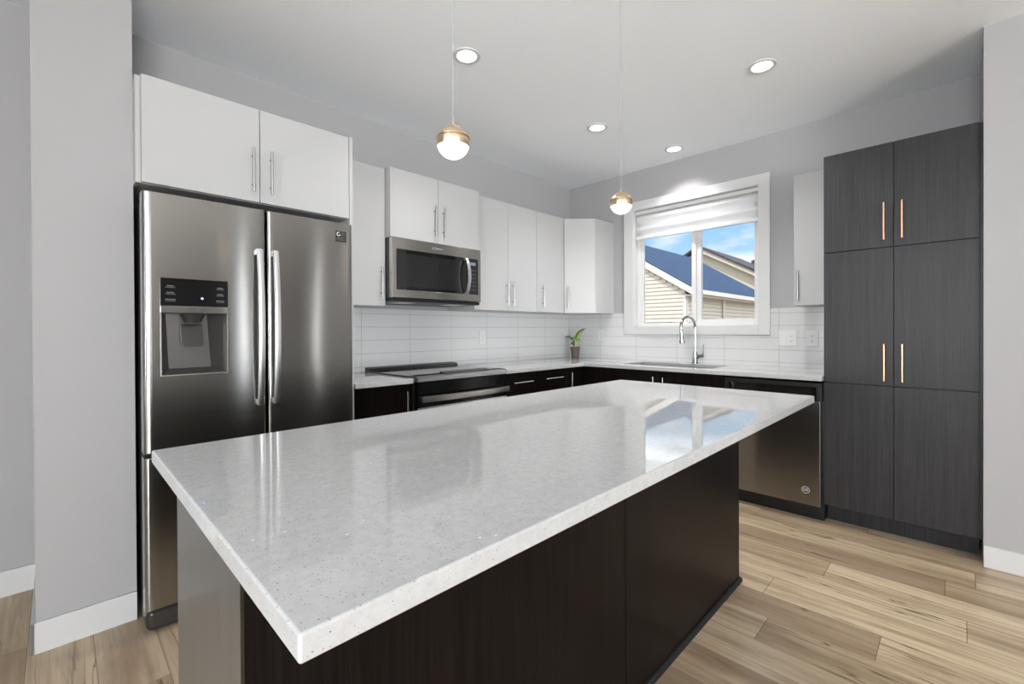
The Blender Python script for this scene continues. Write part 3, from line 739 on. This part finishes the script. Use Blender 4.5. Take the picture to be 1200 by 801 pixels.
build(mb, 'keypad', mat('key_grey', (74, 74, 82), .3)[0], cp)
b = MB(); rings = []; n = 20
for k in range(n + 1):
    u = k / n * 2 - 1; z = 1.613 + u * .132; y = MYF - .016 - .034 * (1 - u * u)
    rings.append([b.b.verts.new((-1.812 + a * .0125, y + c * .005, z)) for a, c in ((-1, 1), (-1, -.6), (-.5, -1), (.5, -1), (1, -.6), (1, 1))])
for p, q in zip(rings, rings[1:]):
    for k in range(6): b.b.faces.new((p[k], p[(k + 1) % 6], q[(k + 1) % 6], q[k]))
b.b.faces.new(rings[0]); b.b.faces.new(rings[-1][::-1])
for z in (1.488, 1.738): b.box(-1.822, -1.802, MYF - .02, MYF + .004, z - .006, z + .006, .002)
build(b, 'handle', SATIN, dm, sharp=50)
# small maker's mark above the glass
mb = MB()
for k in range(28):
    a0, a1 = 2 * PI * k / 28, 2 * PI * (k + 1) / 28
    mb.quad(*[(-2.088 + (rx * math.cos(a)), MYF - .0006, 1.784 + .42 * rx * math.sin(a)) for rx, a in ((.017, a0), (.020, a0), (.020, a1), (.017, a1))])
build(mb, 'badge', LABELW, dm)
lettering('Whirlpool', .0135, (-2.045, MYF - .0006, 1.784), (1, 0, 0), (0, 0, 1), 'badge_lettering', LABELW, dm)

# ------------------------------------------------------------------ range
RX0, RX1 = -2.408, -1.610
rg = thing('range', 'black and stainless slide in electric range', 'range', (-2.0, -.33, 0))
build(MB().box(RX0 + .006, RX1 - .006, -.02, -.625, .03, .915), 'body', BLACKM, rg)
for x in (RX0 + .05, RX1 - .05):
    for y in (-.08, -.57): build(MB().cyl((x, y, 0), (x, y, .031), .018, seg=14), 'foot', BLACKM, rg)
build(MB().box(RX0 + .001, RX1 - .001, -.0155, -.640, .9205, .930, .002), 'cooktop', COOKTOP, rg)
mb = MB().prism([(RX0 + .004, -.0155, .930), (RX0 + .004, -.072, .930), (RX0 + .004, -.064, .946), (RX0 + .004, -.0155, .952)], (RX1 - RX0 - .008, 0, 0))
build(mb, 'rear_vent', BLACKM, rg)
for (cx, cy, r) in ((-2.21, -.20, .085), (-1.81, -.20, .085), (-2.21, -.42, .10), (-1.81, -.42, .11), (-2.01, -.17, .05)):
    mb = MB()
    for k in range(40):
        a0, a1 = 2 * PI * k / 40, 2 * PI * (k + 1) / 40
        mb.quad(*[(cx + q * math.cos(a), cy + q * math.sin(a), .9303) for q, a in ((r - .002, a0), (r, a0), (r, a1), (r - .002, a1))])
    build(mb, 'burner_ring', LABELG, rg)
mb = MB().prism([(RX0 + .016, -.560, .930), (RX0 + .016, -.645, .930), (RX0 + .016, -.670, .916), (RX0 + .016, -.670, .897), (RX0 + .016, -.62, .893)], (RX1 - RX0 - .032, 0, 0))
cpn = build(mb, 'control_panel', SATIN, rg)
mb = MB().prism([(-2.17, -.585, .9302), (-2.17, -.640, .9302), (-2.17, -.640, .933), (-2.17, -.585, .944)], (.40, 0, 0))
build(mb, 'touch_controls', BLACK, cpn)
do = build(MB().box(RX0 + .016, RX1 - .016, -.626, -.660, .24, .891, .004), 'oven_door', BLACK, rg)
build(MB().box(RX0 + .018, RX1 - .018, -.6265, -.662, .585, .735, .003), 'steel_band', SATIN, do)
b = MB(); rings = []; n = 20
for k in range(n + 1):
    u = k / n * 2 - 1; x = -2.009 + u * .372; y = -.694 - .020 * (1 - u * u)
    rings.append([b.b.verts.new((x, y + c * .009, .790 + a * .019)) for a, c in ((-1, .8), (-.9, -.8), (0, -1), (.9, -.8), (1, .8), (0, 1))])
for p, q in zip(rings, rings[1:]):
    for k in range(6): b.b.faces.new((p[k], p[(k + 1) % 6], q[(k + 1) % 6], q[k]))
b.b.faces.new(rings[0]); b.b.faces.new(rings[-1][::-1])
for x in (-2.009 - .355, -2.009 + .355): b.box(x - .012, x + .012, -.70, -.658, .778, .802, .003)
build(b, 'handle', SATIN, do, sharp=50)
build(MB().box(RX0 + .016, RX1 - .016, -.626, -.655, .06, .232, .004), 'storage_drawer', SATIN, rg)

# ------------------------------------------------------------------ dishwasher
dw = thing('dishwasher', 'stainless dishwasher beside the dark pantry', 'dishwasher', (-.3, -2.12, 0))
Y0, Y1 = -2.4185, -1.8265
build(MB().box(-.565, -.02, Y0 + .003, Y1 - .003, .10, .872), 'tub', BLACKM, dw)
build(MB().box(-.545, -.05, Y0 + .004, Y1 - .004, 0, .099), 'toe_kick', BLACKM, dw)
dd_ = build(MB().box(-.615, -.567, Y0 + .012, Y1 - .006, .102, .758, .004), 'door', DWSTEEL, dw)
mb = MB().box(-.608, -.567, Y0 + .006, Y1 - .004, .845, .872, .003).box(-.608, -.567, Y0 + .006, Y0 + .036, .760, .8448, .003).box(-.608, -.567, Y1 - .034, Y1 - .004, .760, .8448, .003)
pc = build(mb, 'control_fascia', BLACKM, dw)
build(MB().box(-.585, -.567, Y0 + .036, Y1 - .034, .760, .845), 'pocket_handle', mat('pocket_dark', (30, 27, 25), .12)[0], pc)
mb = MB().tube([(-.590, -1.872, .842), (-.607, -1.872, .846), (-.6125, -1.885, .842), (-.6130, -1.890, .820), (-.6130, -1.890, .785)], .003, 10)
build(mb, 'hook', CHROME, pc)
bd = build(MB().cyl((-.6142, -2.328, .195), (-.6166, -2.328, .195), .026, seg=36), 'badge', DKGREY, dd_)
mb = MB()
for k in range(36):
    a0, a1 = 2 * PI * k / 36, 2 * PI * (k + 1) / 36
    mb.quad(*[(-.6169, -2.328 + r * math.cos(a), .195 + r * math.sin(a)) for r, a in ((.019, a0), (.0215, a0), (.0215, a1), (.019, a1))])
build(mb, 'badge_ring', PLATE, bd)
lettering('GE', .022, (-.6168, -2.328, .195), (0, -1, 0), (0, 0, 1), 'badge_lettering', PLATE, bd)

# ------------------------------------------------------------------ outlets and switches
def plate(ax, u0, u1, z0, z1, items, label, name, cat):
    base = pt(ax, (u0 + u1) / 2, .0102, z0)
    t = thing(name, label, cat, base, 'wall plates on the backsplash')
    mb = MB(); abox(mb, ax, u0, u1, .0102, .0155, z0, z1, .0015); build(mb, 'cover_plate', PLATE, t)
    zc = (z0 + z1) / 2
    for kind, u in items:
        mb = MB(); abox(mb, ax, u - .0165, u + .0165, .0156, .0175, zc - .033, zc + .033, .0008); f = build(mb, 'rocker' if kind == 's' else 'receptacle', PLATE, t)
        if kind == 'o':
            for dz_ in (-.018, .018):
                mb = MB()
                abox(mb, ax, u - .0075, u - .0055, .0176, .0178, zc + dz_ - .004, zc + dz_ + .005); abox(mb, ax, u + .0055, u + .0075, .0176, .0178, zc + dz_ - .004, zc + dz_ + .005)
                abox(mb, ax, u - .0025, u + .0025, .0176, .0178, zc + dz_ - .012, zc + dz_ - .007); build(mb, 'socket_slots', SLOT, f)
    return t
plate('A', -1.325, -1.255, 1.090, 1.206, [('o', -1.29)], 'white outlet on the tile right of the range', 'wall_outlet', 'outlet')
plate('B', -.440, -.370, 1.098, 1.212, [('o', -.405)], 'white outlet on the tile right of the potted plant', 'wall_outlet', 'outlet')
plate('B', -2.145, -2.028, 1.085, 1.202, [('s', -2.063), ('o', -2.110)], 'wide white switch and outlet plate nearest the window', 'wall_switch', 'switch')
plate('B', -2.281, -2.208, 1.085, 1.202, [('o', -2.2445)], 'white outlet plate nearest the dark pantry', 'wall_outlet', 'outlet')

# ------------------------------------------------------------------ ceiling lights
for x, y, lab in ((-2.331, -1.074, 'round recessed ceiling light over the fridge side of the island'), (-1.052, -2.204, 'round recessed ceiling light nearest the dark pantry'),
                  (-1.065, -1.078, 'round recessed ceiling light between the two pendant cords toward the corner'), (-.263, -1.306, 'round recessed ceiling light in front of the window')):
    t = thing('ceiling_light', lab, 'ceiling light', (x, y, H), 'recessed ceiling lights')
    build(MB().lathe([(.055, -.0005), (.075, -.0005), (.074, -.006), (.060, -.009), (.055, -.006), (.055, -.0005)], (x, y, H)), 'trim_ring', TRIM, t)
    build(MB().lathe([(0, -.0055), (.0548, -.0055), (.0548, -.001), (0, -.001)], (x, y, H)), 'diffuser', LEDW, t)
    d = bpy.data.lights.new('downlight', 'SPOT'); d.energy = 40; d.spot_size = math.radians(118); d.spot_blend = 1.0; d.shadow_soft_size = .05; d.color = (1, .98, .95)
    o = bpy.data.objects.new('downlight', d); COL.objects.link(o); o.parent = t; o.location = (0, 0, -.02)

# ------------------------------------------------------------------ pendants
for x, y, z, lab in ((-3.150, -2.0, 1.744, 'brass ball pendant hanging over the fridge end of the island'), (-2.255, -2.0, 1.748, 'brass ball pendant hanging over the window end of the island')):
    t = thing('pendant_light', lab, 'pendant light', (x, y, z - .05), 'pendant lights over the island')
    r = .0468
    hs = [(r * math.cos(a), r * math.sin(a)) for a in [math.radians(q) for q in range(-14, 91, 8)]] + [(0, r)]
    build(MB().lathe([(.0005, -.012), (r * .96, -.0125)] + hs, (x, y, z), 44), 'shade', BRASS, t)
    build(MB().lathe([(r + .0006, .010), (r + .0014, .011), (r + .0014, .0125), (r + .0002, .0135), (r - .002, .012), (r + .0006, .010)], (x, y, z), 44), 'seam_band', BRASS, t)
    g = [(0, -r * .985)] + [(r * .985 * math.cos(a), r * .985 * math.sin(a)) for a in [math.radians(q) for q in range(-82, -13, 8)]]
    build(MB().lathe(g + [(r * .95, -.0130), (0, -.0130)], (x, y, z), 44), 'diffuser', GLOBE, t)
    build(MB().cyl((x, y, z + r - .001), (x, y, z + r + .012), .007, .004, 16), 'cord_grip', BRASS, t)
    build(MB().cyl((x, y, z + r + .010), (x, y, H - .02), .0013, seg=8), 'cord', mat('cord_grey', (150, 150, 150), .4)[0], t)
    build(MB().lathe([(0, -.022), (.058, -.022), (.060, -.018), (.060, -.0005), (0, -.0005)], (x, y, H)), 'ceiling_canopy', BRASS, t)

# ------------------------------------------------------------------ potted plant
px, py = -.165, -.190
t = thing('potted_plant', 'small green plant in a taupe pot on the corner worktop', 'plant', (px, py, CZ1))
build(MB().lathe([(0, .0003), (.036, .0003), (.0505, .112), (.0515, .118), (.0475, .118), (.046, .108), (0, .106)], (px, py, CZ1)), 'pot', POT, t)
build(MB().lathe([(0, .1065), (.0455, .1085), (.03, .112), (0, .113)], (px, py, CZ1), 24), 'soil', SOIL, t)
RT = Vector((math.cos(YAW), -math.sin(YAW), 0)); FWv = Vector((math.sin(YAW), math.cos(YAW), 0))
base = Vector((px, py, CZ1 + .108))
build(MB().tube([base, base + RT * .004 + Vector((0, 0, .04)), base + RT * .002 + Vector((0, 0, .09))], [.006, .005, .003], 10), 'stem', LEAFL, t)
def leaf(pts, w, material, twist=0.0):
    b = bmesh.new(); n = 14; prev = None
    P = [Vector(p) for p in pts]
    def bez(u):
        a = [P[i].lerp(P[i + 1], u) for i in range(len(P) - 1)]
        while len(a) > 1: a = [a[i].lerp(a[i + 1], u) for i in range(len(a) - 1)]
        return a[0]
    rows = []
    for k in range(n + 1):
        u = k / n; p = bez(u); tg = (bez(min(u + .02, 1)) - bez(max(u - .02, 0))).normalized()
        side = tg.cross(FWv * math.cos(twist) + Vector((0, 0, 1)) * math.sin(twist)).normalized(); up = side.cross(tg)
        ww = w * (math.sin(PI * min(.03 + u * .97, 1)) ** .8) * (1 - .25 * u) + .0006
        rows.append([b.verts.new(p + side * ww * q + up * ww * .25 * abs(q)) for q in (-1, -.5, 0, .5, 1)])
    for a, c in zip(rows, rows[1:]):
        for k in range(4): b.faces.new((a[k], a[k + 1], c[k + 1], c[k]))
    r = bmesh.ops.solidify(b, geom=b.faces[:], thickness=.0009)
    m = MB(); m.b.free(); m.b = b; return build(m, 'leaf', material, t, sharp=80)
def LP(r, u, f=0): return base + RT * r + Vector((0, 0, u)) + FWv * f
leaf([LP(0, .02), LP(.0, .14), LP(.05, .19), LP(.115, .198)], .016, LEAF, .5)
leaf([LP(.004, .02), LP(.015, .11), LP(.05, .16), LP(.088, .178)], .012, LEAFL, .3)
leaf([LP(-.002, .03), LP(-.03, .12), LP(-.08, .135), LP(-.118, .09)], .012, LEAF, .7)
leaf([LP(.002, .02), LP(.01, .09), LP(.03, .10), LP(.058, .072)], .011, LEAF, .6)
leaf([LP(-.002, .01), LP(-.015, .05), LP(-.035, .06), LP(-.05, .03)], .015, LEAFD, .3)
leaf([LP(0, .01), LP(-.012, .07), LP(-.02, .10), LP(-.012, .13)], .012, LEAF, .1)
leaf([LP(.004, .01), LP(.02, .05), LP(.034, .07), LP(.026, .095)], .010, LEAFL, .1)

# ------------------------------------------------------------------ outside the window
GZ = -.75
struct(MB().box(.6, 60, -25, 40, GZ - .2, GZ), 'ground_outside', GROUND, label='bare ground outside the window')
g = thing('garage', 'cream sided garage with shingle roof tinted by sky reflection seen through the window', 'garage', (12.2, 5.5, GZ))
GX0, GX1, GYE, GYR, GZE, GZR = 8.5, 16.2, 2.172, 5.50, 2.342, 4.43
pitch = (GZR - GZE) / (GYR - GYE)
WYF = 2.50       # face of the eave wall
def siding_courses(fn, z0, z1, step=.115):
    mb = MB(); z = z0
    while z < z1 - .01:
        fn(mb, z, min(z + step, z1)); z += step
    return mb
def gable(mb, z, zt):
    lo = max(WYF, GYE + .10 + (zt - GZE + .16) / pitch * 1.0) if zt > GZE - .16 else WYF
    hi = 2 * GYR - lo
    if hi - lo < .1: return
    x = 8.66
    mb.prism([(x - .030, lo, z), (x - .001, lo, zt), (x + .02, lo, zt), (x + .02, lo, z)], (0, hi - lo, 0))
build(siding_courses(gable, GZ, GZR - .25), 'wall', SIDING, g, smooth=False)
def eave(mb, z, zt):
    mb.prism([(8.66, WYF - .030, z), (8.66, WYF - .001, zt), (8.66, WYF + .02, zt), (8.66, WYF + .02, z)], (GX1 - .3 - 8.66, 0, 0))
build(siding_courses(eave, GZ, GZE - .12), 'wall', SIDING, g, smooth=False)
build(MB().prism([(8.672, WYF + .03, GZ), (8.672, WYF + .03, GZE - .02), (8.672, GYR, GZR - .12), (8.672, 2 * GYR - WYF, GZE - .02), (8.672, 2 * GYR - WYF, GZ)], (GX1 - .4 - 8.672, 0, 0)), 'core_wall', SIDING, g)
mb = MB()
for sgn in (1, -1):
    e = GYE if sgn > 0 else 2 * GYR - GYE
    mb.prism([(GX0, e, GZE - .02), (GX0, e, GZE), (GX0, GYR, GZR), (GX0, GYR, GZR - .04)], (GX1 - GX0, 0, 0))
build(mb, 'roof', SHINGLE, g)
mb = MB()
for sgn in (1, -1):
    e = GYE if sgn > 0 else 2 * GYR - GYE
    mb.prism([(GX0 + .004, e, GZE - .21), (GX0 + .004, e, GZE - .022), (GX0 + .004, GYR, GZR - .042), (GX0 + .004, GYR, GZR - .26)], (.035, 0, 0))
    mb.prism([(GX0 + .04, e, GZE - .17), (GX0 + .04, e, GZE - .15), (GX0 + .04, GYR, GZR - .20), (GX0 + .04, GYR, GZR - .22)], (.12, 0, 0))
build(mb, 'rake_board', FASCIA, g)
build(MB().box(GX0 + .002, GX1, GYE - .05, GYE - .002, GZE - .14, GZE - .01, .01), 'gutter', FASCIA, g)
build(MB().box(GX0 + .04, GX1, GYE, WYF, GZE - .17, GZE - .155), 'soffit', FASCIA, g)
build(MB().box(8.635, 8.66, WYF - .03, WYF + .08, GZ, GZE - .17).box(8.635, 8.72, WYF - .035, WYF - .015, GZ, GZE - .17), 'corner_board', FASCIA, g)
build(MB().tube([(11.35, WYF - .06, GZE - .15), (11.35, WYF - .06, 1.0), (11.35, WYF - .06, GZ + .05)], .04, 10), 'downspout', FASCIA, g)
tag(build(MB().prism([(8.625, 2.9, 1.39), (8.625, 3.55, 1.30), (8.625, 3.55, 1.36), (8.625, 2.9, 1.43)], (-.22, 0, -.03)), 'awning', mat('awning_dark', (70, 66, 66), .6)[0]), 'thin dark awning low on the cream garage gable', 'awning')
h = thing('house', 'cream house with dark roof edge behind the garage', 'house', (22, 8.0, GZ))
K2 = (19 + 3.944) / (16 + 3.944)
def sc(p): return (19.0, CAM.y + (p[0] - CAM.y) * K2, CAM.z + (p[1] - CAM.z) * K2)
a = sc((5.071, 4.864)); c = sc((2.2, 3.25)); sl = (a[2] - c[2]) / (a[1] - c[1]); yr = a[1] + .12; zr = a[2] + sl * .12
low = c[1]
build(MB().prism([(19.35, low + .5, GZ), (19.35, low + .5, c[2] + sl * .5 - .16), (19.35, yr, zr - .16), (19.35, 2 * yr - low, c[2]), (19.35, 2 * yr - low, GZ)], (6, 0, 0)), 'wall', SIDING2, h)
build(MB().prism([(19, low, c[2] - .30), (19, low, c[2] - .10), (19, yr, zr - .10), (19, yr, zr - .32)], (.06, 0, 0)).prism([(19.06, low, c[2] - .28), (19.06, low, c[2] - .2), (19.06, yr, zr - .2), (19.06, yr, zr - .28)], (.29, 0, 0)), 'rake_board', SIDING2, h)
build(MB().prism([(18.92, low - .02, c[2] - .10), (18.92, low - .02, c[2]), (18.92, yr, zr), (18.92, yr, zr - .10)], (6.5, 0, 0)).prism([(18.92, 2 * yr - low, c[2] - .10), (18.92, yr, zr - .1), (18.92, yr, zr), (18.92, 2 * yr - low, c[2])], (6.5, 0, 0)), 'roof', FARSH, h)
h = thing('house', 'far house roof with cream siding at the right of the window view', 'house', (30, 4, GZ))
build(MB().box(29, 36, -2.0, 6.3, GZ, 5.55), 'wall', SIDING2, h)
build(MB().prism([(28.5, -2.5, 5.55), (28.5, 6.8, 5.55), (28.5, 6.8, 5.75), (28.5, 2.15, 7.0), (28.5, -2.5, 5.75)], (8, 0, 0)), 'roof', FARSH, h)
build(MB().box(28.2, 28.98, -1.8, 6.9, 4.75, 4.95), 'lower_roof', FARSH, h)
